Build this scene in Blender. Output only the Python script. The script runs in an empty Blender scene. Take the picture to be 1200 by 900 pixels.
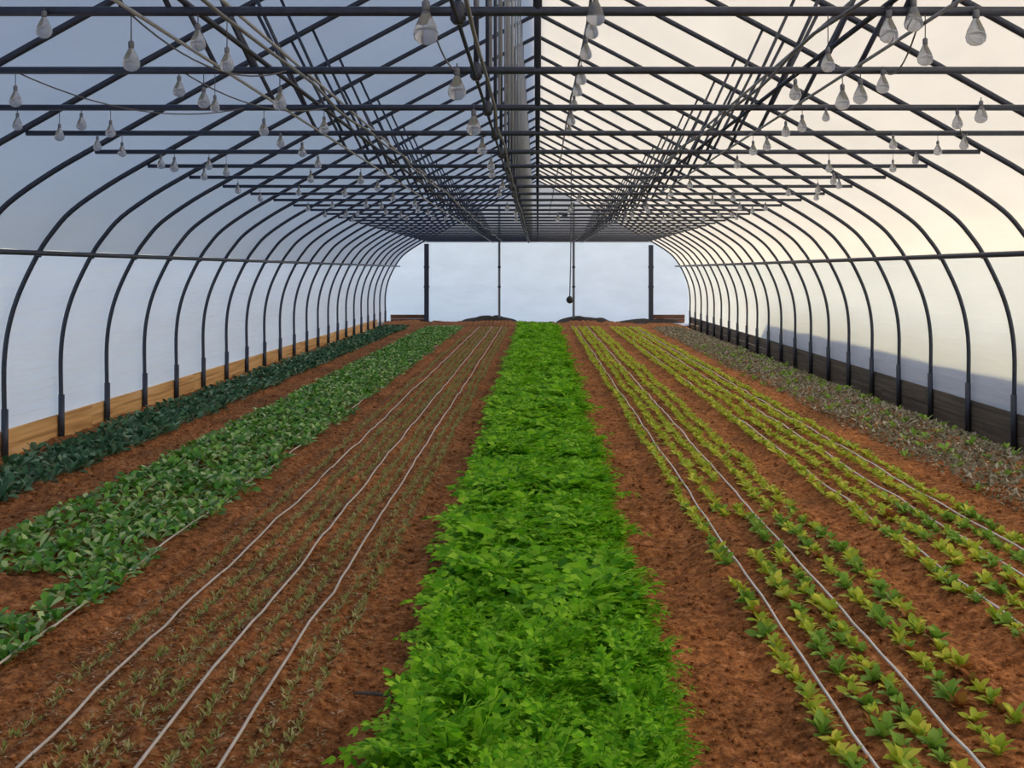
import bpy, math, random
import numpy as np
from mathutils import Vector, Matrix
random.seed(7); rng = np.random.default_rng(7)
S = bpy.context.scene; C = S.collection

# ------------------------------------------------------------------ camera
cam = bpy.data.objects.new('camera', bpy.data.cameras.new('camera')); C.objects.link(cam)
cam.location = (0, 0, 1.6); cam.rotation_euler = (math.radians(90), 0, 0)
cam.data.sensor_width = 36; cam.data.lens = 1405/1200*36
cam.data.shift_x = -0.025; cam.data.shift_y = -0.11
cam.data.clip_start = 0.05; cam.data.clip_end = 600
S.camera = cam
# ------------------------------------------------------------------ world, sun, exposure
W = bpy.data.worlds.new('sky'); S.world = W; W.use_nodes = True
wn = W.node_tree.nodes; wn.clear()
sky = wn.new('ShaderNodeTexSky'); sky.sky_type = 'NISHITA'; sky.sun_disc = False
sky.sun_elevation = math.radians(26); sky.sun_rotation = math.radians(100); sky.ozone_density = 1.6
bg = wn.new('ShaderNodeBackground'); bg.inputs[1].default_value = 0.27
wo = wn.new('ShaderNodeOutputWorld')
W.node_tree.links.new(sky.outputs[0], bg.inputs[0]); W.node_tree.links.new(bg.outputs[0], wo.inputs[0])
sl = bpy.data.lights.new('sun', 'SUN'); sl.energy = 4.9; sl.angle = math.radians(3.0); sl.color = (1.0, .80, .36)
sun = bpy.data.objects.new('sun', sl); C.objects.link(sun)
SUND = Vector((math.cos(math.radians(26))*.985, -.17, math.sin(math.radians(26))))
sun.rotation_euler = SUND.to_track_quat('Z', 'Y').to_euler(); sun.location = SUND*30
S.view_settings.view_transform = 'Standard'; S.view_settings.look = 'None'
S.view_settings.gamma = 1; S.view_settings.use_curve_mapping = False
S.view_settings.exposure = 0.78

# ------------------------------------------------------------------ materials
def mat(name):
    m = bpy.data.materials.new(name); m.use_nodes = True
    return m, m.node_tree.nodes, m.node_tree.links
def ramp(n, stops):
    r = n.new('ShaderNodeValToRGB'); e = r.color_ramp.elements
    while len(e) < len(stops): e.new(.5)
    for k, (p, c) in enumerate(stops): e[k].position = p; e[k].color = (*c, 1)
    return r
def plain(name, col, rough=.5, metal=0, noise=0, nscale=30):
    m, n, l = mat(name); b = n['Principled BSDF']
    b.inputs['Base Color'].default_value = (*col, 1); b.inputs['Roughness'].default_value = rough
    b.inputs['Metallic'].default_value = metal
    if noise:
        t = n.new('ShaderNodeTexNoise'); t.inputs['Scale'].default_value = nscale; t.inputs['Detail'].default_value = 5
        tc = n.new('ShaderNodeTexCoord'); l.new(tc.outputs['Object'], t.inputs['Vector'])
        r = ramp(n, [(.3, [c*(1-noise) for c in col]), (.7, [min(1, c*(1+noise)) for c in col])])
        l.new(t.outputs[0], r.inputs[0]); l.new(r.outputs[0], b.inputs['Base Color'])
    return m
def film(name, col, trans, bump=.0, refl=.9, clear=.12):
    m, n, l = mat(name); out = n['Material Output']; n.remove(n['Principled BSDF'])
    geo = n.new('ShaderNodeNewGeometry')
    ns = n.new('ShaderNodeTexNoise'); ns.inputs['Scale'].default_value = 1.3; ns.inputs['Detail'].default_value = 4
    mp = n.new('ShaderNodeMapping'); mp.inputs['Scale'].default_value = (1, .6, 2.2)
    l.new(geo.outputs['Position'], mp.inputs['Vector']); l.new(mp.outputs[0], ns.inputs['Vector'])
    r = ramp(n, [(.3, [c*.9 for c in col]), (.7, col)]); l.new(ns.outputs[0], r.inputs[0])
    d = n.new('ShaderNodeBsdfDiffuse'); t = n.new('ShaderNodeBsdfTranslucent'); g = n.new('ShaderNodeBsdfGlossy')
    g.inputs['Roughness'].default_value = .35
    l.new(r.outputs[0], t.inputs['Color'])
    d.inputs['Color'].default_value = (*[c*refl for c in col], 1)
    mx = n.new('ShaderNodeMixShader'); mx.inputs[0].default_value = trans
    l.new(d.outputs[0], mx.inputs[1]); l.new(t.outputs[0], mx.inputs[2])
    m2 = n.new('ShaderNodeMixShader'); m2.inputs[0].default_value = .05
    l.new(mx.outputs[0], m2.inputs[1]); l.new(g.outputs[0], m2.inputs[2]); tp = n.new('ShaderNodeBsdfTransparent'); m3 = n.new('ShaderNodeMixShader'); m3.inputs[0].default_value = clear
    l.new(m2.outputs[0], m3.inputs[1]); l.new(tp.outputs[0], m3.inputs[2]); l.new(m3.outputs[0], out.inputs[0])
    w = n.new('ShaderNodeTexNoise'); w.inputs['Scale'].default_value = 2.2; w.inputs['Detail'].default_value = 2
    mp2 = n.new('ShaderNodeMapping'); mp2.inputs['Scale'].default_value = (1, .5, 6)
    l.new(geo.outputs['Position'], mp2.inputs['Vector']); l.new(mp2.outputs[0], w.inputs['Vector'])
    b = n.new('ShaderNodeBump'); b.inputs['Strength'].default_value = bump; b.inputs['Distance'].default_value = .03
    l.new(w.outputs[0], b.inputs['Height'])
    for s in (d, t, g): l.new(b.outputs[0], s.inputs['Normal'])
    return m
def leafmat(name, cols, trans=.35, rough=.5, spec=.22):
    """cols: colours picked at random, one per leaf"""
    m, n, l = mat(name); b = n['Principled BSDF']; out = n['Material Output']
    geo = n.new('ShaderNodeNewGeometry'); oi = n.new('ShaderNodeObjectInfo')
    ad = n.new('ShaderNodeMath'); ad.operation = 'ADD'; l.new(geo.outputs['Random Per Island'], ad.inputs[0]); l.new(oi.outputs['Random'], ad.inputs[1])
    fr = n.new('ShaderNodeMath'); fr.operation = 'FRACT'; l.new(ad.outputs[0], fr.inputs[0])
    k = len(cols); r = ramp(n, [(i/(k-1) if k > 1 else 0, c) for i, c in enumerate(cols)])
    l.new(fr.outputs[0], r.inputs[0])
    l.new(r.outputs[0], b.inputs['Base Color']); b.inputs['Roughness'].default_value = rough
    b.inputs['Specular IOR Level'].default_value = spec
    t = n.new('ShaderNodeBsdfTranslucent'); l.new(r.outputs[0], t.inputs[0])
    mx = n.new('ShaderNodeMixShader'); mx.inputs[0].default_value = trans
    l.new(b.outputs[0], mx.inputs[1]); l.new(t.outputs[0], mx.inputs[2]); l.new(mx.outputs[0], out.inputs[0])
    return m
def soilmat():
    m, n, l = mat('red_soil'); b = n['Principled BSDF']; b.inputs['Roughness'].default_value = .95
    b.inputs['Specular IOR Level'].default_value = .15
    geo = n.new('ShaderNodeNewGeometry')
    a = n.new('ShaderNodeTexNoise'); a.inputs['Scale'].default_value = 19; a.inputs['Detail'].default_value = 8; a.inputs['Roughness'].default_value = .82
    c = n.new('ShaderNodeTexNoise'); c.inputs['Scale'].default_value = 1.1; c.inputs['Detail'].default_value = 3
    for q in (a, c): l.new(geo.outputs['Position'], q.inputs['Vector'])
    r = ramp(n, [(.34, (.07, .027, .011)), (.48, (.29, .12, .044)), (.58, (.53, .24, .09)), (.70, (.70, .42, .25))])
    l.new(a.outputs[0], r.inputs[0])
    r2 = ramp(n, [(.3, (.62, .6, .6)), (.7, (1.15, 1.02, .95))]); l.new(c.outputs[0], r2.inputs[0])
    mx = n.new('ShaderNodeMix'); mx.data_type = 'RGBA'; mx.blend_type = 'MULTIPLY'; mx.inputs[0].default_value = 1
    l.new(r.outputs[0], mx.inputs[6]); l.new(r2.outputs[0], mx.inputs[7]); l.new(mx.outputs[2], b.inputs['Base Color'])
    v = n.new('ShaderNodeTexNoise'); v.inputs['Scale'].default_value = 60; v.inputs['Detail'].default_value = 6
    l.new(geo.outputs['Position'], v.inputs['Vector'])
    bp = n.new('ShaderNodeBump'); bp.inputs['Strength'].default_value = .9; bp.inputs['Distance'].default_value = .012
    l.new(v.outputs[0], bp.inputs['Height']); l.new(bp.outputs[0], b.inputs['Normal'])
    return m
def woodmat(name, cols, sc=3):
    m, n, l = mat(name); b = n['Principled BSDF']; b.inputs['Roughness'].default_value = .8
    geo = n.new('ShaderNodeNewGeometry'); oi = n.new('ShaderNodeObjectInfo')
    mp = n.new('ShaderNodeMapping'); mp.inputs['Scale'].default_value = (1, .25, 9)
    l.new(geo.outputs['Position'], mp.inputs['Vector']); l.new(oi.outputs['Random'], mp.inputs['Location'])
    a = n.new('ShaderNodeTexNoise'); a.inputs['Scale'].default_value = sc; a.inputs['Detail'].default_value = 7
    l.new(mp.outputs[0], a.inputs['Vector'])
    r = ramp(n, [(.3, cols[0]), (.5, cols[1]), (.72, cols[2])]); l.new(a.outputs[0], r.inputs[0]); l.new(r.outputs[0], b.inputs['Base Color'])
    return m
M = dict(
    steel=plain('dark_galvanised_steel', (.045, .055, .085), .45, .35, .2),
    grey=plain('pale_galvanised_steel', (.17, .18, .21), .5, .3, .15),
    pale=plain('pale_metal', (.33, .35, .39), .5, .1, .1),
    cord=plain('thin_cord', (.12, .12, .14), .6),
    roof=film('roof_film', (.87, .84, .875), .29, .3, .60, clear=.02),
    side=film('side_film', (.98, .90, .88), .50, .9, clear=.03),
    side_right=film('sun_dimmed_side_film', (.80, .86, .98), .23, .6, .85, clear=.03),  # right copy of the side film, tinted bluish and dimmed to offset sun glow
    end=film('end_film', (.94, .93, .94), .80, .35, clear=.05),
    soil=soilmat(),
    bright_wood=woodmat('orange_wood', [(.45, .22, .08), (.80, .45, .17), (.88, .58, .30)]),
    dark_wood=woodmat('dark_backlit_wood', [(.05, .045, .038), (.10, .085, .07), (.18, .15, .12)]),  # backlit shade of the right baseboard painted into the wood; twig shares it
    brown_wood=woodmat('brown_wood', [(.10, .045, .03), (.17, .08, .05), (.24, .12, .08)]),
    tube=plain('pale_drip_tube', (.62, .55, .50), .45, 0, .15, 8),
    white_tube=plain('white_drip_tube', (.72, .72, .74), .4, 0, .1, 8),
    black=plain('black_rubber', (.012, .012, .014), .5),
    herb=leafmat('feathery_green', [(.05, .22, .012), (.20, .56, .02), (.38, .76, .03), (.10, .36, .015), (.50, .84, .07), (.15, .46, .02)], .45, .55, .12),
    spinach=leafmat('spinach_green', [(.03, .13, .018), (.12, .36, .035), (.24, .50, .05), (.62, .74, .34), (.06, .22, .025), (.16, .42, .04)], .25, .35, .4),
    kale=leafmat('blue_green', [(.028, .09, .045), (.05, .14, .065), (.09, .21, .10), (.30, .42, .27)], .2, .55, .2),
    lettuce=leafmat('yellow_green', [(.30, .44, .04), (.58, .64, .06), (.38, .56, .06), (.82, .80, .12), (.28, .50, .06)], .4, .45),
    lettuce_green=leafmat('mid_green', [(.16, .32, .04), (.25, .46, .06), (.36, .54, .10)], .35, .45),
    lettuce_red=leafmat('russet', [(.30, .10, .03), (.42, .17, .04), (.30, .22, .05)], .35, .5),
    seed=leafmat('seedling_olive', [(.27, .30, .07), (.52, .46, .18), (.22, .32, .07), (.70, .60, .34)], .3, .6),
    straw=leafmat('straw', [(.30, .20, .10), (.48, .34, .19), (.22, .20, .08), (.62, .50, .36)], .1, .8),
    litter=leafmat('dry_litter', [(.16, .15, .11), (.32, .29, .22), (.12, .13, .07), (.58, .54, .46), (.18, .21, .10)], .2, .8),
    dark_earth=plain('dark_earth', (.03, .022, .016), .95, 0, .4, 9),
    bank=plain('rough_bank', (.10, .08, .05), .95, 0, .4, 2),
    field=plain('outside_ground', (.20, .15, .09), .95, 0, .35, .6),
)
def bulbmat():
    m, n, l = mat('clear_plastic'); b = n['Principled BSDF']
    b.inputs['Base Color'].default_value = (.55, .57, .62, 1); b.inputs['Roughness'].default_value = .1
    b.inputs['Transmission Weight'].default_value = .75; b.inputs['IOR'].default_value = 1.4
    return m
M['bulb'] = bulbmat()

# ------------------------------------------------------------------ mesh helpers
class MB:
    def __init__(s): s.v = []; s.f = []
    def box(s, x0, x1, y0, y1, z0, z1):
        o = len(s.v)
        s.v += [(x, y, z) for z in (z0, z1) for y in (y0, y1) for x in (x0, x1)]
        s.f += [[o+i for i in q] for q in ((0,2,3,1),(4,5,7,6),(0,1,5,4),(2,6,7,3),(0,4,6,2),(1,3,7,5))]
        return s
    def tube(s, pts, r, n=8, cap=True):
        pts = [Vector(p) for p in pts]; o = len(s.v); K = len(pts)
        rs = r if isinstance(r, (list, tuple)) else [r]*K
        t = (pts[1]-pts[0]).normalized()
        u = t.orthogonal().normalized()
        for i, p in enumerate(pts):
            t = (pts[min(i+1, K-1)]-pts[max(i-1, 0)]).normalized()
            u = (u-t*u.dot(t)).normalized(); w = t.cross(u)
            for k in range(n):
                a = 2*math.pi*k/n; s.v.append(tuple(p+(u*math.cos(a)+w*math.sin(a))*rs[i]))
        for i in range(K-1):
            for k in range(n):
                k2 = (k+1) % n; s.f.append([o+i*n+k, o+i*n+k2, o+(i+1)*n+k2, o+(i+1)*n+k])
        if cap: s.f.append([o+k for k in range(n)][::-1]); s.f.append([o+(K-1)*n+k for k in range(n)])
        return s
    def lathe(s, prof, n=12, cx=0, cy=0):
        o = len(s.v); K = len(prof)
        for r, z in prof:
            for k in range(n):
                a = 2*math.pi*k/n; s.v.append((cx+r*math.cos(a), cy+r*math.sin(a), z))
        for i in range(K-1):
            for k in range(n):
                k2 = (k+1) % n; s.f.append([o+i*n+k, o+i*n+k2, o+(i+1)*n+k2, o+(i+1)*n+k])
        s.f.append([o+k for k in range(n)][::-1]); s.f.append([o+(K-1)*n+k for k in range(n)])
        return s
    def mesh(s, name, m, smooth=True):
        me = bpy.data.meshes.new(name); me.from_pydata(s.v, [], s.f); me.materials.append(m)
        if smooth: me.polygons.foreach_set('use_smooth', [True]*len(me.polygons))
        me.update(); return me
    def build(s, name, m, parent=None, smooth=True, loc=None):
        return link(name, s.mesh(name, m, smooth), parent, loc)
def link(name, me, parent=None, loc=None):
    o = bpy.data.objects.new(name, me); C.objects.link(o)
    if parent: o.parent = parent
    if loc is not None: o.location = loc
    return o
def tag(o, label=None, cat=None, group=None, kind=None):
    for k, v in (('label', label), ('category', cat), ('group', group), ('kind', kind)):
        if v: o[k] = v
    return o
def empty(name, loc, label, cat, group=None):
    o = bpy.data.objects.new(name, None); C.objects.link(o); o.location = loc
    o.empty_display_size = .1
    return tag(o, label, cat, group)
def copy_tree(o, parent=None):
    c = o.copy(); C.objects.link(c)
    if parent: c.parent = parent
    for ch in o.children: copy_tree(ch, c)
    return c
def bulk(name, verts, faces, m, smooth=False):
    """fast mesh from numpy arrays of quads"""
    me = bpy.data.meshes.new(name); nf, k = faces.shape
    me.vertices.add(len(verts)); me.vertices.foreach_set('co', np.ascontiguousarray(verts, dtype=np.float32).ravel())
    me.loops.add(nf*k); me.loops.foreach_set('vertex_index', np.ascontiguousarray(faces, dtype=np.int32).ravel())
    me.polygons.add(nf); me.polygons.foreach_set('loop_start', np.arange(0, nf*k, k, dtype=np.int32))
    me.polygons.foreach_set('use_smooth', np.full(nf, smooth)); me.update(calc_edges=True)
    me.materials.append(m); return link(name, me)

# ------------------------------------------------------------------ ground height
def hsh(i, j, s):
    h = (i*374761393 + j*668265263 + s*1442695041) & 0x7fffffff
    h = ((h ^ (h >> 13))*1274126177) & 0x7fffffff
    return ((h ^ (h >> 16)) & 0xffff)/65535.0
def vn(x, y, sc, s):
    x = np.asarray(x)*sc; y = np.asarray(y)*sc
    i = np.floor(x).astype(np.int64); j = np.floor(y).astype(np.int64); fx = x-i; fy = y-j
    fx = fx*fx*(3-2*fx); fy = fy*fy*(3-2*fy)
    a = hsh(i, j, s); b = hsh(i+1, j, s); c = hsh(i, j+1, s); d = hsh(i+1, j+1, s)
    return (a*(1-fx)+b*fx)*(1-fy)+(c*(1-fx)+d*fx)*fy - .5
def bed(x, a, b, w=.08):
    x = np.asarray(x)
    return np.clip((x-a)/w+.5, 0, 1)*np.clip((b-x)/w+.5, 0, 1)
SEEDX = [-1.80, -1.57, -1.46, -1.36, -1.19, -1.11, -.93, -.84]
def ground(x, y, fine=True):
    x = np.asarray(x, dtype=float); y = np.asarray(y, dtype=float)
    wx = x + .03*vn(x*0, y, .7, 9)
    h = .035*(bed(wx, -4.35, -3.6)+bed(wx, -3.2, -1.95)+bed(wx, -1.9, -.78)+bed(wx, -.5, .5)+bed(wx, .93, 1.8)+bed(wx, 2.02, 2.92)+bed(wx, 3.3, 4.4)) - .03
    h += .05*np.clip((-x-4.25)/.3, 0, 1)-.11*np.clip((x-4.0)/.5, 0, 1)
    sb = bed(wx, -1.86, -.80)
    h += -.018*sb*(.5+.5*np.cos((wx+1.8)*2*math.pi/.115))
    lb = bed(wx, 1.0, 1.7)+bed(wx, 2.1, 2.8)
    h += -.010*lb*np.cos((wx-1.1)*2*math.pi/.18)
    h += .03*vn(x, y, 1.7, 1)+.02*vn(x, y, 5, 2)
    h += .12*np.clip((y-34.6)/1.2, 0, 1)*(.7+1.2*vn(x, y*0+3, 1.1, 31))
    if fine: h += .026*vn(x, y, 13, 3)+.024*vn(x, y, 31, 4)+.012*vn(x, y, 70, 5)
    return h
def gz(x, y): return float(ground(np.array([x]), np.array([y]), False)[0])

# ------------------------------------------------------------------ structure
HS = 1.22; Y0 = 4.15; YEND = 36.75; YFRONT = -2.3
PROF = [(4.55, -.05), (4.56, .45), (4.56, .83), (4.52, 1.13), (4.43, 1.42), (4.27, 1.75), (4.15, 1.93), (3.98, 2.12), (3.66, 2.345), (3.27, 2.57),
        (2.6, 2.945), (1.8, 3.38), (1.0, 3.805), (.4, 4.12), (0, 4.33)]
def smooth_prof(P, k=4):
    out = []
    for i in range(len(P)-1):
        p0 = P[max(i-1, 0)]; p1 = P[i]; p2 = P[i+1]; p3 = P[min(i+2, len(P)-1)]
        for q in range(k):
            t = q/k
            out.append(tuple(.5*((2*p1[d])+(-p0[d]+p2[d])*t+(2*p0[d]-5*p1[d]+4*p2[d]-p3[d])*t*t+(-p0[d]+3*p1[d]-3*p2[d]+p3[d])*t**3) for d in (0, 1)))
    out.append(P[-1]); return out
PS = smooth_prof(PROF)
def roof_z(x):
    x = abs(x); up = [p for p in PS if p[1] > 1.9]
    for a, b in zip(up, up[1:]):
        if b[0] <= x <= a[0]: return b[1]+(a[1]-b[1])*(x-b[0])/(a[0]-b[0]+1e-9)
    return 4.25
# floor
xs = np.arange(-4.56, 4.561, .0235)
ys = [YFRONT]
while ys[-1] < YEND+.05:
    y = ys[-1]; ys.append(y+(.16 if y < 3 else max(.014, y*.0042)))
ys = np.array(ys); GX, GY = np.meshgrid(xs, ys); GZ = ground(GX, GY)
nx, ny = len(xs), len(ys); idx = np.arange(nx*ny).reshape(ny, nx)
F = np.stack([idx[:-1, :-1], idx[:-1, 1:], idx[1:, 1:], idx[1:, :-1]], -1).reshape(-1, 4)
tag(bulk('floor', np.stack([GX.ravel(), GY.ravel(), GZ.ravel()], 1), F, M['soil'], True), kind='structure')
# outside ground
g = MB(); o = 0
for (x0, x1, y0, y1) in ((-90, -4.66, -60, 120), (4.66, 90, -60, 120), (-4.66, 4.66, YEND+.12, 120), (-4.66, 4.66, -60, YFRONT-.1)):
    g.box(x0, x1, y0, y1, -.4, 0)
tag(g.build('ground_outside', M['field'], smooth=False), kind='structure')
# films
def film_sheet(name, pts, m, bulge=.02, off=.052):
    ysf = []; y = YFRONT
    while y < YEND: ysf.append(y); y += HS/6
    ysf.append(YEND)
    P = np.array(pts); T = np.gradient(P, axis=0); N = np.stack([T[:, 1], -T[:, 0]], 1); N /= np.linalg.norm(N, axis=1)[:, None]
    N *= np.sign((N*np.stack([P[:, 0], P[:, 1]-1.0], 1)).sum(1))[:, None]
    V = []
    for y in ysf:
        ph = ((y-Y0)/HS) % 1.0; b = off+bulge*math.sin(math.pi*ph)
        for q in range(len(P)): V.append((P[q, 0]+N[q, 0]*b, y, P[q, 1]+N[q, 1]*b))
    V = np.array(V); k = len(P); idx = np.arange(len(V)).reshape(-1, k)
    F = np.stack([idx[:-1, :-1], idx[:-1, 1:], idx[1:, 1:], idx[1:, :-1]], -1).reshape(-1, 4)
    return tag(bulk(name, V, F, m, True), kind='structure')
lo = [(4.558, .12)]+[p for p in PS if p[1] <= 1.76 and p[1] >= .2]; hi = [p for p in PS if p[1] >= 1.74]
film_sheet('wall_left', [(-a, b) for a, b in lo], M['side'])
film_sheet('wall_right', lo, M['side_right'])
film_sheet('ceiling', [(-a, b) for a, b in hi]+[(a, b) for a, b in hi[::-1]][1:], M['roof'])
# end walls (outline of the arch, filled)
def gable(name, y, m):
    Q = [(a*1.022, 1.0+(b-1.0)*1.022) for a, b in PS]
    mb = MB(); P = [(-a, b) for a, b in Q]+[(a, b) for a, b in Q[::-1]][1:]
    half = len(P)//2
    # rows of quads between mirrored outline points
    for i in range(half):
        o = len(mb.v); L0, R0 = P[i], P[len(P)-1-i]; L1, R1 = P[i+1], P[len(P)-2-i]
        K = 16
        for (A, B) in ((L0, R0), (L1, R1)):
            for k in range(K+1):
                t = k/K; mb.v.append((A[0]+(B[0]-A[0])*t, y, A[1]+(B[1]-A[1])*t))
        for k in range(K): mb.f.append([o+k, o+k+1, o+K+2+k, o+K+1+k])
    me = mb.mesh(name, m); me.materials.append(M['roof'])
    for p in me.polygons:
        if p.center.z > 2.5: p.material_index = 1
    return tag(link(name, me), kind='structure')
gable('wall_back', YEND, M['end']); gable('wall_front', YFRONT, M['end'])

# baseboards: long planks laid end to end
def baseboard(side, m, z0, z1, rows, name):
    root = bpy.data.objects.new(name, None); C.objects.link(root); root['kind'] = 'structure'
    L = 3*HS; hz = (z1-z0)/rows; me = {}
    mb = MB(); mb.box(-.013, .013, -L/2+.006, L/2-.006, 0, hz-.008); pm = mb.mesh('plank', m, False)
    k = 0; y = YFRONT+L/2
    while y < YEND-.5:
        for r in range(rows):
            yy = y+(L/2 if r % 2 else 0)
            if yy+L/2 > YEND+.3: continue
            p = link('plank', pm, root, (side*(4.598+random.uniform(0, .004)), yy, z0+r*hz)); p.rotation_euler[0] = random.uniform(-.001, .001)
        y += L
    return root
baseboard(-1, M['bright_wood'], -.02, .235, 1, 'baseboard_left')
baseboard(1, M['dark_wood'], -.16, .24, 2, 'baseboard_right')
bb = bpy.data.objects.new('baseboard_back', None); C.objects.link(bb); bb['kind'] = 'structure'
for x0, x1 in ((-4.5, -3.42), (3.48, 4.5)):
    for r in range(2): MB().box(x0, x1, YEND-.06, YEND-.02, .02+r*.13, .145+r*.13).build('plank', M['brown_wood'], bb, False)

# ------------------------------------------------------------------ hoops with their trusses
ORD = ['nearest', 'second', 'third', 'fourth', 'fifth', 'sixth', 'seventh', 'eighth', 'ninth', 'tenth', 'eleventh', 'twelfth', 'thirteenth', 'fourteenth',
       'fifteenth', 'sixteenth', 'seventeenth', 'eighteenth', 'nineteenth', 'twentieth', 'twenty-first', 'twenty-second', 'twenty-third', 'twenty-fourth',
       'twenty-fifth', 'twenty-sixth', 'twenty-seventh', 'twenty-eighth']
CH = 2.50
def make_hoop():
    root = empty('arched_hoop', (0, 0, 0), 'x', 'greenhouse frame', 'steel hoops with trusses along the greenhouse')
    arch = [(-a, 0, b) for a, b in PS]+[(a, 0, b) for a, b in PS[::-1]][1:]
    MB().tube(arch, .022, 8).build('arch', M['steel'], root)
    MB().tube([(-3.33, 0, CH), (3.33, 0, CH)], .017, 8).build('crossbar', M['steel'], root)
    MB().tube([(0, 0, CH), (0, 0, 4.25)], .016, 8).build('king_post', M['steel'], root)
    cl = MB().lathe([(.016, CH-.045), (.028, CH-.03), (.028, CH+.02), (.016, CH+.035)], 8, -.275).build('clamp', M['steel'], root)
    MB().tube([(-.275, 0, CH-.02), (-.275, 0, roof_z(.275))], .012, 8).build('hanger', M['steel'], root)
    for hx in (-.21, -.165): MB().tube([(hx, 0, CH), (hx, 0, roof_z(hx))], .008, 6).build('hanger', M['pale'], root)
    for s in (-1, 1):
        MB().tube([(s*1.27, 0, CH), (s*1.70, 0, roof_z(1.70))], .011, 6).build('brace', M['steel'], root)
        MB().tube([(s*1.43, 0, CH), (s*1.86, 0, roof_z(1.86))], .012, 6).build('brace', M['steel'], root)
        MB().tube([(s*4.555, 0, -.12), (s*4.555, 0, .42)], .031, 8).build('ground_post', M['steel'], root)
        MB().lathe([(.026, -.03), (.032, -.02), (.032, .02), (.026, .03)], 8).build('clamp', M['steel'], root, loc=(s*4.27, 0, 1.75))
    return root
proto = make_hoop()
HY = {}
for n in range(-3, 27):
    o = proto if n == -3 else copy_tree(proto)
    o.location.y = Y0+n*HS; HY[n] = o.location.y
    if n < 0: o['label'] = 'dark steel hoop overhead behind the nearest crossbar in view, %s one back' % ORD[-n-1] if n < -1 else 'dark steel hoop just this side of the nearest crossbar in view'
    else: o['label'] = 'dark steel arched hoop with crossbar, %s' % ('nearest the camera in view' if n == 0 else ORD[n]+' from the camera')
    if n == 26: o['label'] = 'dark steel arched hoop standing last before the far end wall'
# longitudinal members
def rail(name, x, z, r, m, label, cat='pipe', group=None, y0=YFRONT+.05, y1=YEND-.03, wav=0):
    pts = []
    N = 100 if wav else 2
    for k in range(N+1):
        t = k/N; y = y0+(y1-y0)*t
        pts.append((x+(wav*float(vn(y, x, 1.1, 12)) if wav else 0), y, z+(wav*float(vn(y, x, .9, 13)) if wav else 0)))
    return tag(MB().tube(pts, r, 8).build(name, m), label, cat, group)
rail('purlin', -4.225, 1.755, .022, M['steel'], 'dark horizontal rail along the left wall where side film meets roof film', 'rail')
rail('purlin', 4.225, 1.755, .026, M['steel'], 'dark horizontal rail along the right wall under the cream roof film', 'rail')
rail('purlin', 0, 4.21, .022, M['steel'], 'dark ridge rail running along the peak of the roof', 'rail')
for s, nm in ((-1, 'left'), (1, 'right')):
    g_ = 'pipes running lengthwise on the %s of the crossbars' % nm
    rail('lengthwise_pipe', s*1.10, CH+.045, .007, M['pale'], 'grey pipe lying lengthwise on the crossbars, innermost of the %s bundle' % nm, 'pipe', g_)
    rail('lengthwise_pipe', s*1.22, CH+.03, .011, M['steel'], 'dark pipe lying lengthwise on the crossbars, middle of the %s bundle' % nm, 'pipe', g_)
    rail('lengthwise_pipe', s*1.34, CH-.04, .007, M['pale'], 'grey pipe slung lengthwise under the crossbars, outermost of the %s bundle' % nm, 'pipe', g_)
    rail('lengthwise_pipe', s*1.03, CH-.035, .007, M['grey'], 'thin pale line slung under the crossbars on the %s, beside the bundle' % nm, 'pipe', g_, wav=.05)
rail('water_pipe', -.275, CH-.035, .008, M['steel'], 'dark pipe slung under the crossbars just left of the middle posts', 'pipe')
rail('water_pipe', .34, 3.30, .010, M['grey'], 'thin grey line up in the roof just right of the middle posts', 'pipe', wav=.03)
rail('water_pipe', -.235, CH-.03, .008, M['grey'], 'thin pale line beside the dark pipe left of the middle posts', 'pipe', wav=.03)

# end wall posts
for x, lab in ((-3.39, 'dark upright post on the far end wall, leftmost of four'), (-1.17, 'slim grey post on the far end wall, second from left'),
               (1.10, 'slim grey post on the far end wall, third from left'), (3.46, 'dark upright post on the far end wall, rightmost of four')):
    big = abs(x) > 3
    r = empty('end_post', (x, YEND-.14, 0), lab, 'post', 'upright posts of the far end wall')
    w = .07 if big else .035
    MB().box(-w, w, -.04, .04, -.05, roof_z(x)-.06).build('post', M['steel' if big else 'grey'], r, False)
    MB().box(-w-.015, w+.015, -.05, .05, -.03, .10).build('foot', M['steel'], r, False)
    for z in (1.1, 1.7): MB().box(-w-.012, w+.012, -.047, .047, z, z+.06).build('bracket', M['steel'], r, False)

# hanging cord with black ball, near the far end
yb = HY[18]
r = empty('hanging_weight', (.70, yb, .98), 'black ball hanging low on a long cord before the far end wall', 'weight')
MB().lathe([(.012, -.08), (.055, -.06), (.08, 0), (.06, .05), (.02, .085)], 14).build('ball', M['black'], r)
MB().tube([(0, 0, .07), (.02, 0, .9), (.035, 0, roof_z(.73)-.98)], .012, 6).build('cord', M['cord'], r)
MB().tube([(.035, 0, 1.88), (-.25, 0, 1.90)], .014, 6).build('arm', M['cord'], r)
MB().box(-.17, -.05, -.04, .04, 1.80, 1.90).build('bracket', M['steel'], r, False)

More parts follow.
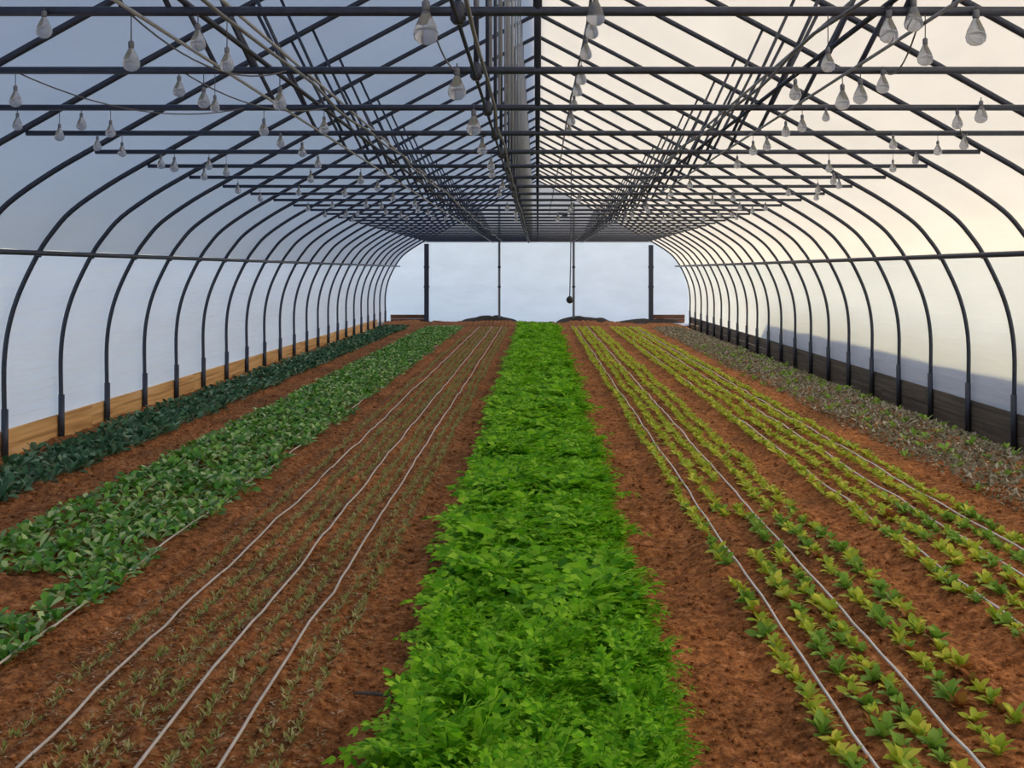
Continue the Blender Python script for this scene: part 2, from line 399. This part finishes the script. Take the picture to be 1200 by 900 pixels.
# ------------------------------------------------------------------ teardrop sprinklers hanging from the crossbars
def bulb_proto():
    root = empty('hanging_sprinkler', (0, 0, 0), 'x', 'sprinkler')
    prof = [(.004, .062), (.010, .050), (.020, .030), (.032, .005), (.038, -.018), (.034, -.036), (.020, -.048), (.004, -.052)][::-1]
    MB().lathe(prof, 12).build('body', M['bulb'], root)
    MB().lathe([(.010, .048), (.013, .052), (.013, .076), (.006, .082)], 8).build('cap', M['grey'], root)
    MB().tube([(0, 0, 0), (0, 0, 1)], .0028, 5).build('cord', M['cord'], root, loc=(0, 0, .08))
    return root
bp = bulb_proto(); first = True
def hang(x, y, z, top, label, group, sc=1.0):
    global first
    o = bp if first else copy_tree(bp); first = False
    sc *= .72; o.location = (x, y, z); o.scale = (sc, sc, sc); o.rotation_euler[2] = random.uniform(0, 6)
    for ch in o.children:
        if ch.name.startswith('cord'): ch.scale = (1, 1, max(.02, (top-z)/sc-.08))
    o['label'] = label; o['group'] = group
    return o
# x along the crossbar and how far below it the bulb hangs
BULBS = {0: [(-1.70, .03, 1), (-1.40, .14, 1.1), (-1.17, .075, 1), (-1.07, .15, .9), (-.385, .03, 1.6), (.20, -.02, 1.2), (1.0, .15, .9), (1.21, .04, 1.2), (1.295, .0, 1.2), (1.335, .125, 1), (1.51, .045, 1.3)],
         1: [(-2.33, .10, 1), (-1.60, .055, 1), (-1.49, .105, 1), (-1.44, .13, .8), (-1.15, .11, 1.1), (-.36, .05, 1.5), (1.15, .07, 1), (1.36, .105, 1.2), (1.44, .08, 1.2), (1.54, .035, 1.1)],
         2: [(-2.85, .06, 1), (-2.62, .12, 1), (-2.50, .06, 1), (-2.34, .10, 1), (-1.50, .09, 1), (-1.17, .08, 1), (-.35, .07, 1.5), (1.36, .10, .9), (1.45, .07, 1), (2.30, .05, 1.1), (2.43, .01, 1.3), (1.58, .02, .8)],
         3: [(-2.86, .05, 1), (-2.70, .09, 1), (-1.67, .03, 1), (-1.53, .09, 1), (-.36, .07, 1.2), (1.40, .08, 1), (1.49, .05, 1), (2.31, .04, 1), (2.60, .08, 1), (2.77, .04, 1.1)],
         4: [(-2.83, .06, 1.1), (-2.73, .08, 1.2), (-2.47, .07, 1), (-2.34, .12, 1), (-1.65, .06, 1), (-.35, .07, 1.1), (2.19, .09, 1), (2.67, .09, 1), (2.84, .03, 1), (1.5, .06, 1)]}
barname = ['nearest', 'second', 'third', 'fourth', 'fifth']
for n, lst in BULBS.items():
    for side in (-1, 1):
        L = sorted([b for b in lst if b[0]*side > 0], key=lambda b: abs(b[0]))
        for k, (x, d, sc) in enumerate(L):
            w = 'innermost' if k == 0 else ('outermost' if k == len(L)-1 else ORD[k]+' outward')
            look = 'pale teardrop sprinkler' if side < 0 else 'grey backlit teardrop sprinkler'
            hang(x, HY[n]-.02, CH-d-.03, CH-.015, '%s under the %s crossbar, %s %s of the middle posts' % (look, barname[n], w, 'left' if side < 0 else 'right'),
                 'sprinklers hanging from the near crossbars', sc)
for n in range(5, 13):
    for side in (-1, 1):
        for x in (.36, 1.45, 2.0, 2.6, 2.9):
            if random.random() < .2: continue
            hang(side*(x+random.uniform(-.08, .08)), HY[n]-.02, CH-random.uniform(.06, .13), CH-.015,
                 'tiny far teardrop sprinkler under the distant crossbars, %s of the middle posts' % ('left' if side < 0 else 'right'),
                 'far sprinklers %s of the middle posts' % ('left' if side < 0 else 'right'), 1.1)
rowlab = 'nearest'
for k in range(7):
    hang(.34, HY[3]-.3+k*HS*.75, 3.13+random.uniform(-.03, .03), 3.30, 'grey sprinkler hanging high from the thin roof line, %s along it' % (ORD[k] if k else 'nearest'), 'sprinklers on the high line right of the middle posts', 1.6)
# slack feed wires
def slack(p0, p1, sag, label, r=.0035):
    p0 = Vector(p0); p1 = Vector(p1)
    pts = [p0.lerp(p1, k/14)+Vector((0, 0, -sag*4*(k/14)*(1-k/14))) for k in range(15)]
    tag(MB().tube(pts, r, 5).build('slack_wire', M['cord']), label, 'wire', 'slack wires between the near crossbars')
slack((-1.42, HY[0], CH), (-1.12, HY[1], CH), .10, 'thin slack wire drooping from nearest to second crossbar, left side')
slack((-2.35, HY[1], CH), (-1.6, HY[2], CH), .10, 'thin slack wire drooping from second to third crossbar, far left')
slack((-1.6, HY[1], CH), (-1.15, HY[2], CH), .08, 'thin slack wire drooping from second to third crossbar, beside the left bundle')
slack((1.33, HY[0], CH), (1.55, HY[1], CH), .09, 'thin slack wire drooping from nearest to second crossbar, right side')
slack((2.3, HY[2], CH), (2.8, HY[3], CH), .08, 'thin slack wire drooping from third to fourth crossbar, far right')
slack((-.38, HY[0], CH), (-.36, HY[1], CH), .05, 'thin slack wire left of the middle posts, nearest to second crossbar')

# ------------------------------------------------------------------ drip lines
def drip(x, m, label, amp=.012, y0=1.5, y1=34.5, r=.006):
    pts = []; y = y0
    while y < y1:
        px = x+amp*float(vn(y, x*3, .55, 21))+.3*amp*float(vn(y, x, 2.1, 22))
        pts.append((px, y, gz(px, y)+.024+.008*float(vn(y, x, 1.3, 23)))); y += .16+.01*y
    tag(MB().tube(pts, r, 7).build('drip_line', m), label, 'irrigation hose', 'drip lines on the beds')
drip(-2.15, M['tube'], 'pale drip line at the right edge of the broad-leaved green bed')
drip(-1.66, M['tube'], 'pale drip line in the seedling bed, leftmost of its three')
drip(-1.28, M['tube'], 'pale drip line in the seedling bed, middle of its three')
drip(-1.02, M['tube'], 'pale drip line in the seedling bed, rightmost of its three')
drip(1.08, M['white_tube'], 'white drip line in the first lettuce bed, nearer the feathery greens')
drip(1.41, M['white_tube'], 'white drip line in the first lettuce bed, farther from the feathery greens')
drip(2.14, M['white_tube'], 'white drip line in the outer lettuce bed, leftmost of its three')
drip(2.50, M['white_tube'], 'white drip line in the outer lettuce bed, middle of its three', r=.006)
drip(2.74, M['white_tube'], 'white drip line in the outer lettuce bed, rightmost of its three', r=.006)

# ------------------------------------------------------------------ plants
def leaf_arr(L, w, up, yaw, base=(0, 0, 0), curl=.8, fold=.25, seg=4, stalk=.3, twist=0.0):
    """one leaf: narrow stalk then an oval blade, two quads wide; returns verts, quad faces"""
    V = []; a = up; p = np.array([0., 0., 0.]); ds = L/seg
    prof = np.sin(np.clip((np.arange(seg+1)/seg-stalk)/(1-stalk), 0, 1)*math.pi)**.7*w/2
    prof = np.maximum(prof, w*.05); prof[-1] = w*.04
    for i in range(seg+1):
        W_ = prof[i]; nrm = np.array([-math.sin(a), 0, math.cos(a)])
        V += [p+np.array([0, W_, 0])+nrm*W_*fold, p.copy(), p+np.array([0, -W_, 0])+nrm*W_*fold]
        p = p+ds*np.array([math.cos(a), 0, math.sin(a)]); a -= curl/seg
    V = np.array(V); c, s = math.cos(yaw), math.sin(yaw)
    if twist:
        ct, st = math.cos(twist), math.sin(twist); V = np.stack([V[:, 0], V[:, 1]*ct-V[:, 2]*st*.3, V[:, 2]+V[:, 1]*st], 1)
    V = np.stack([V[:, 0]*c-V[:, 1]*s, V[:, 0]*s+V[:, 1]*c, V[:, 2]], 1)+np.array(base)
    F = []
    for i in range(seg):
        o = i*3; F += [[o, o+1, o+4, o+3], [o+1, o+2, o+5, o+4]]
    return V, np.array(F)
def frond_arr(L, up, yaw, curl=.9, nl=5, lw=.5):
    """feathery frond: thin stem and pairs of lobed leaflets"""
    V = []; F = []; a = up; p = np.array([0., 0., 0.]); seg = nl+1; ds = L/seg; pts = []
    for i in range(seg+1):
        pts.append((p.copy(), a)); p = p+ds*np.array([math.cos(a), 0, math.sin(a)]); a -= curl/seg
    for i in range(seg):
        q, r_ = pts[i][0], pts[i+1][0]; o = len(V); h = .0022
        V += [q+[0, h, 0], q-[0, h, 0], r_-[0, h*.7, 0], r_+[0, h*.7, 0]]; F.append([o, o+1, o+2, o+3])
    for i in range(1, seg+1):
        q, an = pts[i]; t = np.array([math.cos(an), 0, math.sin(an)]); nn = np.array([-math.sin(an), 0, math.cos(an)])
        sz = L*(.21 if nl > 5 else .36)*(1.15-.75*abs(i/seg-.55))
        for s in ((-1, 1) if i < seg else (0,)):
            d = np.array([0, s, 0])*.85+t*.55 + nn*random.uniform(-.25, .35) if s else t
            d = d/np.linalg.norm(d); e = np.cross(d, nn); e = e/np.linalg.norm(e)
            e = e+nn*random.uniform(-.5, .5)
            for (ang, k) in ((-.7, .75), (0, 1), (.7, .75)):
                dd = d*math.cos(ang)+e*math.sin(ang); ee = np.cross(dd, nn)+nn*.3; b0 = q+d*sz*.12; o = len(V)
                V += [b0, b0+dd*sz*.5*k+ee*sz*.17*lw*2, b0+dd*sz*k-nn*sz*.12, b0+dd*sz*.5*k-ee*sz*.17*lw*2]
                F.append([o, o+1, o+2, o+3])
    V = np.array(V); c, s = math.cos(yaw), math.sin(yaw)
    V = np.stack([V[:, 0]*c-V[:, 1]*s, V[:, 0]*s+V[:, 1]*c, V[:, 2]], 1)
    return V, np.array(F)
def merge(parts):
    V = []; F = []; o = 0
    for v, f in parts: V.append(v); F.append(f+o); o += len(v)
    return np.concatenate(V), np.concatenate(F)
def to_mesh(name, vf, m, smooth=True):
    me = bpy.data.meshes.new(name); me.from_pydata(vf[0].tolist(), [], vf[1].tolist()); me.materials.append(m)
    me.polygons.foreach_set('use_smooth', [smooth]*len(me.polygons)); me.update(); return me
# kinds: function returning the list of leaves of one plant
def herb_parts(k=13, size=1.0):
    out = []
    for i in range(k):
        ring = i/k; out.append(frond_arr(random.uniform(.10, .18)*size, random.uniform(.75, 1.05)+.4*(ring > .5), i*2.4+random.uniform(-.3, .3), curl=random.uniform(.7, 1.5), nl=6, lw=.62))
    return out
def herb_far(k=8): return [frond_arr(random.uniform(.11, .18), random.uniform(.75, 1.4), i*2.4, curl=1.1, nl=3, lw=.7) for i in range(k)]
def spinach_parts(k=9, s=1.0): return [leaf_arr(random.uniform(.07, .115)*s, random.uniform(.034, .05)*s, random.uniform(.55, 1.3), i*2.4+random.uniform(-.4, .4), curl=random.uniform(.5, 1.5), fold=random.uniform(.1, .4), stalk=.35, twist=random.uniform(-.5, .5)) for i in range(k)]
def kale_parts(k=8): return [leaf_arr(random.uniform(.09, .14), random.uniform(.035, .055), random.uniform(.4, 1.2), i*2.4+random.uniform(-.4, .4), curl=random.uniform(.2, 1.1), fold=random.uniform(.2, .6), stalk=.25, twist=random.uniform(-.5, .5)) for i in range(k)]
def lettuce_parts(k=13): return [leaf_arr(random.uniform(.032, .056), random.uniform(.017, .027), random.uniform(.35, 1.3), i*2.4+random.uniform(-.3, .3), curl=random.uniform(.2, 1.0), fold=random.uniform(.1, .5), stalk=.12, twist=random.uniform(-.4, .4)) for i in range(k)]
def seed_parts(k=5): return [leaf_arr(random.uniform(.025, .05), .011, random.uniform(.6, 1.4), i*2.4+random.uniform(-.5, .5), curl=random.uniform(0, .8), seg=2, stalk=0) for i in range(k)]

def scatter(name, spots, nobj, nleaf, maker, far_maker, m, label, cat, group, leafname, far_label, s0=.85, s1=1.15, variants=5, alt=None, farname=None, lump=0.0):
    """spots sorted by distance; nearest nleaf as things with leaf children, up to nobj as single meshes, rest one stuff object.
       alt(i,x,y) may return (material, label, group)"""
    spots = sorted(spots, key=lambda p: p[0]**2*.2+p[1]**2)
    V = [maker() for _ in range(variants)]; cache = {}
    def meshes(k, mm, whole):
        key = (k, mm.name, whole)
        if key not in cache:
            cache[key] = to_mesh(name, merge(V[k]), mm) if whole else [to_mesh(leafname, p, mm) for p in V[k]]
        return cache[key]
    for i, (x, y) in enumerate(spots[:nobj]):
        k = i % variants; mm, lb, gr = m, label, group
        if alt:
            a = alt(i, x, y)
            if a: mm, lb, gr = a
        sc = random.uniform(s0, s1)*(1+lump*float(vn(x, y, 4.3, 81))); loc = (x, y, gz(x, y)); rz = random.uniform(0, 6.28)
        if i < nleaf:
            o = bpy.data.objects.new(name, None); C.objects.link(o); o.empty_display_size = .05
            for lm in meshes(k, mm, False): link(leafname, lm, o)
        else: o = link(name, meshes(k, mm, True))
        o.location = loc; o.rotation_euler = (random.uniform(-.12, .12), random.uniform(-.12, .12), rz); o.scale = (sc, sc, sc*random.uniform(.85, 1.15))
        tag(o, lb, cat, gr)
    rest = spots[nobj:]
    if rest:
        FV = [merge(far_maker()) for _ in range(8)]; P = np.array(rest); Z = ground(P[:, 0], P[:, 1], False)
        VV = []; FF = []; o = 0
        for k in range(8):
            sel = np.arange(k, len(rest), 8); v, f = FV[k]; n = len(sel)
            if n == 0: continue
            a = rng.uniform(0, 6.28, n); sc = rng.uniform(s0, s1, n)*(1+lump*vn(P[sel, 0], P[sel, 1], 4.3, 81)); c = np.cos(a)[:, None]*sc[:, None]; s = np.sin(a)[:, None]*sc[:, None]
            X = v[None, :, 0]*c-v[None, :, 1]*s+P[sel, 0][:, None]; Y = v[None, :, 0]*s+v[None, :, 1]*c+P[sel, 1][:, None]
            ZZ = v[None, :, 2]*sc[:, None]+Z[sel][:, None]
            VV.append(np.stack([X, Y, ZZ], -1).reshape(-1, 3))
            FF.append((f[None]+(np.arange(n)*len(v))[:, None, None]+o).reshape(-1, 4)); o += n*len(v)
        ob = bulk(farname or name+'_mass', np.concatenate(VV), np.concatenate(FF), m, True)
        tag(ob, far_label, cat, kind='stuff')
def grid(x0, x1, dx, dy, y0, y1, jit, keep=None):
    out = []; y = y0; r = 0
    while y < y1:
        x = x0+(dx/2 if r % 2 else 0)
        while x <= x1:
            px, py = x+random.uniform(-jit, jit), y+random.uniform(-jit, jit)
            if keep is None or keep(px, py): out.append((px, py))
            x += dx
        y += dy; r += 1
    return out
YB = 34.0
# centre bed: bright feathery greens
hs = grid(-.385, .42, .088, .072, 2.9, YB, .028)
def ordn(k):
    if k < len(ORD): return ORD[k]
    tens = {2: 'twent', 3: 'thirt', 4: 'fort', 5: 'fift', 6: 'sixt', 7: 'sevent', 8: 'eight', 9: 'ninet'}; a, b = divmod(k+1, 10)
    return tens[a]+('ieth' if b == 0 else 'y-'+['first', 'second', 'third', 'fourth', 'fifth', 'sixth', 'seventh', 'eighth', 'ninth'][b-1])
def zone(edges, ys_, what, bedn, gr, m_):
    cnt = {-1: 0, 1: 0}
    def f(i, x, y):
        sd = -1 if x < edges[0] else (1 if x > edges[1] else 0)
        if sd:
            cnt[sd] += 1
            return (m_, '%s, %s along the %s edge of %s' % (what, ordn(cnt[sd]-1), 'left' if sd < 0 else 'right', bedn), gr)
        d = 'nearest the camera' if y < ys_[0] else ('a little farther back' if y < ys_[1] else 'well back')
        return (m_, '%s in the middle of %s, %s' % (what, bedn, d), '%s, middle, %s' % (gr, d))
    return f
scatter('feathery_green_plant', hs, 300, 110, herb_parts, herb_far, M['herb'], 'bright green feathery plant crowded in the central bed', 'plant',
        'feathery plants in the near part of the central bed', 'frond', 'dense bright green feathery plants filling the far stretch of the central bed', .8, 1.35, 6, zone((-.31, .31), (3.7, 4.6), 'bright green feathery plant', 'the central bed', 'feathery plants of the central bed', M['herb']), farname='feathery_greens', lump=.85)
# broad-leaved bed on the left
def kspin(x, y):
    if 5.55 < y < 6.25 and x < -2.32: return random.random() < .12
    if x > -2.2 and vn(np.array([x]), np.array([y]), 2.0, 44)[0] > .2: return False
    return True
sp = grid(-3.1, -2.08, .108, .09, 4.3, YB, .035, kspin)
scatter('broad_leaved_green_plant', sp, 300, 130, spinach_parts, lambda: spinach_parts(8), M['spinach'], 'glossy mid green broad-leaved plant in the wide left bed', 'plant',
        'broad-leaved plants in the near part of the left bed', 'leaf', 'broad-leaved green plants filling the far stretch of the wide left bed', .78, 1.1, 6, zone((-3.02, -2.18), (5.9, 6.9), 'glossy green broad-leaved plant', 'the wide left bed', 'broad-leaved plants of the wide left bed', M['spinach']), farname='broad_leaved_greens', lump=.35)
# dark bed by the left wall
kl = grid(-4.3, -3.62, .125, .12, 7.5, YB, .035)
scatter('blue_green_plant', kl, 300, 0, kale_parts, lambda: kale_parts(6), M['kale'], 'dark blue-green low plant in the bed by the left wall', 'plant',
        'dark plants in the near part of the bed by the left wall', 'leaf', 'dark blue-green plants filling the far stretch by the left wall', .8, 1.2, 5, zone((-4.22, -3.7), (9.5, 12), 'dark blue-green plant', 'the leftmost bed', 'dark plants of the bed by the left wall', M['kale']), farname='blue_greens')
# lettuces
def lettuce_rows(rows, y0, y1):
    out = []
    for x in rows:
        y = y0+random.uniform(0, .07)
        while y < y1:
            if not (vn(np.array([x*9]), np.array([y]), 1.6, 55)[0] > .33 and y < 9): out.append((x+random.uniform(-.02, .02)+.03*float(vn(x*0, y, .7, 9)), y))
            y += random.uniform(.075, .12)
    return out
def alt1(i, x, y):
    v = hsh(int(x*1000) & 0xffff, int(y*1000) & 0xffff, 5); side = 'first' if x < 1.9 else 'outer'
    if v < (.30 if x > 1.62 and x < 1.9 and y < 5.6 else .10): return (M['lettuce_red'], 'small russet lettuce seedling in the %s lettuce bed' % side, 'russet seedlings in the %s lettuce bed' % side)
    if v < .45: return (M['lettuce_green'], 'small mid green lettuce in the %s lettuce bed' % side, 'mid green lettuces in the %s lettuce bed' % side)
    return (M['lettuce'], 'small yellow-green lettuce in the %s lettuce bed' % side, 'yellow-green lettuces in the %s lettuce bed' % side)
R1 = [1.0, 1.19, 1.33, 1.54, 1.69]; R2 = [2.08, 2.26, 2.42, 2.62, 2.82]
ls = []
for bedname, rows, y0 in (('first', R1, 3.75), ('outer', R2, 4.9)):
    for r_, x0 in enumerate(rows):
        L_ = sorted(lettuce_rows([x0], y0, YB), key=lambda p: p[1]); k = 0
        for (x, y) in L_:
            if x/y > .406+.01: continue
            ls.append((x, y, bedname, r_, k)); k += 1
info = {(a[0], a[1]): a for a in ls}
ROWN = ['leftmost', 'second', 'middle', 'fourth', 'rightmost']
def alt1(i, x, y):
    v = hsh(int(x*1000) & 0xffff, int(y*1000) & 0xffff, 5); _, _, bn, r_, k = info[(x, y)]
    if v < (.34 if bn == 'first' and r_ == 4 and y < 5.6 else .08): c, mm = 'russet', M['lettuce_red']
    elif v < .40: c, mm = 'mid green', M['lettuce_green']
    else: c, mm = 'yellow-green', M['lettuce']
    return (mm, 'small %s lettuce, %s along the %s row of the %s lettuce bed' % (c, ordn(k), ROWN[r_], bn), 'lettuces in the %s lettuce bed' % bn)
scatter('lettuce', [(a[0], a[1]) for a in ls], 300, 100, lettuce_parts, lambda: lettuce_parts(7), M['lettuce'], '', 'lettuce', '', 'leaf', 'rows of small yellow-green lettuces running back in both lettuce beds', 1.05, 1.7, 6, alt1, 'lettuce_rows')
# seedling bed
sd = []
for x in SEEDX:
    y = 3.0
    while y < YB:
        if random.random() < .8: sd.append((x+random.uniform(-.022, .022)+.03*float(vn(x*0, y, .7, 9)), y))
        y += random.uniform(.014, .032)
scatter('seedling', sd, 300, 0, seed_parts, seed_parts, M['seed'], 'tiny olive seedling in the rows between the pale drip lines', 'seedling',
        'seedlings in the near rows between the pale drip lines', 'leaf', 'rows of tiny olive seedlings running back between the pale drip lines', .6, 1.1, 6, farname='seedling_rows')
fl = grid(-1.9, -.72, .055, .055, 3.0, 16, .03)
def fleck_parts(): return [leaf_arr(random.uniform(.012, .03), random.uniform(.004, .010), random.uniform(-.1, .5), random.uniform(0, 6.28), base=(random.uniform(-.02, .02), random.uniform(-.02, .02), .006), curl=.2, seg=2, stalk=0) for _ in range(3)]
scatter('straw_flecks', fl, 0, 0, fleck_parts, fleck_parts, M['straw'], '', 'straw', '', 'fleck', 'straw-coloured flecks strewn over the soil between the pale drip lines', .7, 1.4, farname='straw_flecks')
# dry litter bed by the right wall
def lit_parts(): return [leaf_arr(random.uniform(.03, .07), random.uniform(.012, .03), random.uniform(-.2, .9), random.uniform(0, 6.28), base=(random.uniform(-.05, .05), random.uniform(-.05, .05), .005), curl=random.uniform(-.5, .9), seg=2, stalk=0) for _ in range(5)]
lt = grid(3.28, 4.5, .062, .062, 7.0, YB, .04)
scatter('withered_plants', lt, 0, 0, lit_parts, lit_parts, M['litter'], '', 'plants', '', 'leaf', 'withered grey-brown plants and litter covering the bed by the right wall', .7, 1.3, farname='withered_plants')
wd = grid(3.3, 4.45, .42, .40, 7.3, 26, .13)
scatter('weed', wd, 120, 0, lambda: kale_parts(6), lambda: kale_parts(4), M['lettuce_green'], 'small dull green weed among the litter by the right wall', 'weed', 'weeds among the litter by the right wall', 'leaf',
        'small dull green weeds among the far litter by the right wall', .6, 1.0, farname='weeds')
# clods on the soil
def clod():
    v = []; 
    for z, r in ((-.3, .8), (.35, .75)):
        for k in range(5): a = k*1.2566+z; v.append((math.cos(a)*r*random.uniform(.7, 1.2), math.sin(a)*r*random.uniform(.7, 1.2), z*random.uniform(.8, 1.2)))
    v.append((random.uniform(-.2, .2), random.uniform(-.2, .2), .75)); v = np.array(v)*.011
    f = [[k, (k+1) % 5, 5+(k+1) % 5, 5+k] for k in range(5)]+[[5+k, 5+(k+1) % 5, 10, 10] for k in range(5)]
    return v, np.array(f)
cl = []
for _ in range(16000):
    y = 3.0*math.exp(random.random()*1.9); hx = min(4.4, y*.46); x = random.uniform(-hx, hx); cl.append((x, y))
tri = [clod() for _ in range(8)]
tverts = []; tf = []; qf = []
o = 0
P = np.array(cl); Z = ground(P[:, 0], P[:, 1])
for i, (x, y) in enumerate(cl):
    v, f = tri[i % 8]; s = random.choice((.4, .6, .7, .9, 1.3, 1.8)); a = random.uniform(0, 6.28); c, sn = math.cos(a)*s, math.sin(a)*s
    tverts.append(np.stack([v[:, 0]*c-v[:, 1]*sn+x, v[:, 0]*sn+v[:, 1]*c+y, v[:, 2]*s+Z[i]+.002], 1))
    for k in range(5): tf += [(o+k, o+(k+1) % 5, o+5+(k+1) % 5), (o+k, o+5+(k+1) % 5, o+5+k), (o+5+k, o+5+(k+1) % 5, o+10)]
    o += 11
tag(bulk('soil_clods', np.concatenate(tverts), np.array(tf), M['soil']), 'loose reddish clods and crumbs scattered over the soil', 'soil', kind='stuff')

# dark soil heaped against the far end wall
def mound(x0, x1, hgt, label):
    mb = MB(); K = 24
    for j in range(5):
        for i in range(K+1):
            t = i/K; x = x0+(x1-x0)*t; q = j/4
            mb.v.append((x, YEND-.03-.45*q, .03+hgt*math.sin(math.pi*t)**.6*math.cos(q*math.pi/2)*(1+.5*float(vn(x, q, 4, 71)))))
    for j in range(4):
        for i in range(K): o = j*(K+1)+i; mb.f.append([o, o+1, o+K+2, o+K+1])
    tag(mb.build('soil_mound', M['dark_earth']), label, 'soil', 'dark heaps against the far end wall')
mound(-2.4, -.55, .20, 'low dark heap of soil against the far end wall, left of the feathery bed')
mound(.55, 2.3, .20, 'low dark heap of soil against the far end wall, right of the feathery bed')
mound(2.4, 4.4, .12, 'low dark heap of soil in the far right corner')
# a broken stick on the soil path left of the centre bed
tag(MB().tube([(-.70, 4.58, gz(-.7, 4.58)+.02), (-.62, 4.55, gz(-.62, 4.55)+.03), (-.53, 4.52, gz(-.53, 4.52)+.02)], [.006, .009, .005], 6).build('twig', M['dark_wood']),
    'short dark twig lying on the path left of the central bed', 'twig')

# bank of earth outside the right wall, which shades the foot of that wall
def bank():
    mb = MB(); ys_ = np.arange(2, 25.5, .5); sec = [(-.9, -.05), (-.6, .45), (-.3, .85), (.1, 1.02), (.6, 1.0), (1.0, .6), (1.5, -.05)]
    for j, y in enumerate(ys_):
        e = min(1, (25.0-y)/.8+.15) if y > 24 else 1
        for (a, z) in sec: mb.v.append((5.75+a, y, z*1.10*max(.02, e)+.05*float(vn(a*3, y, .8, 61))))
    k = len(sec)
    for j in range(len(ys_)-1):
        for i in range(k-1): mb.f.append([j*k+i, j*k+i+1, (j+1)*k+i+1, (j+1)*k+i])
    return tag(mb.build('earth_bank', M['bank']), 'long low earth bank outside, its shade showing on the foot of the right wall', 'bank')
bank()
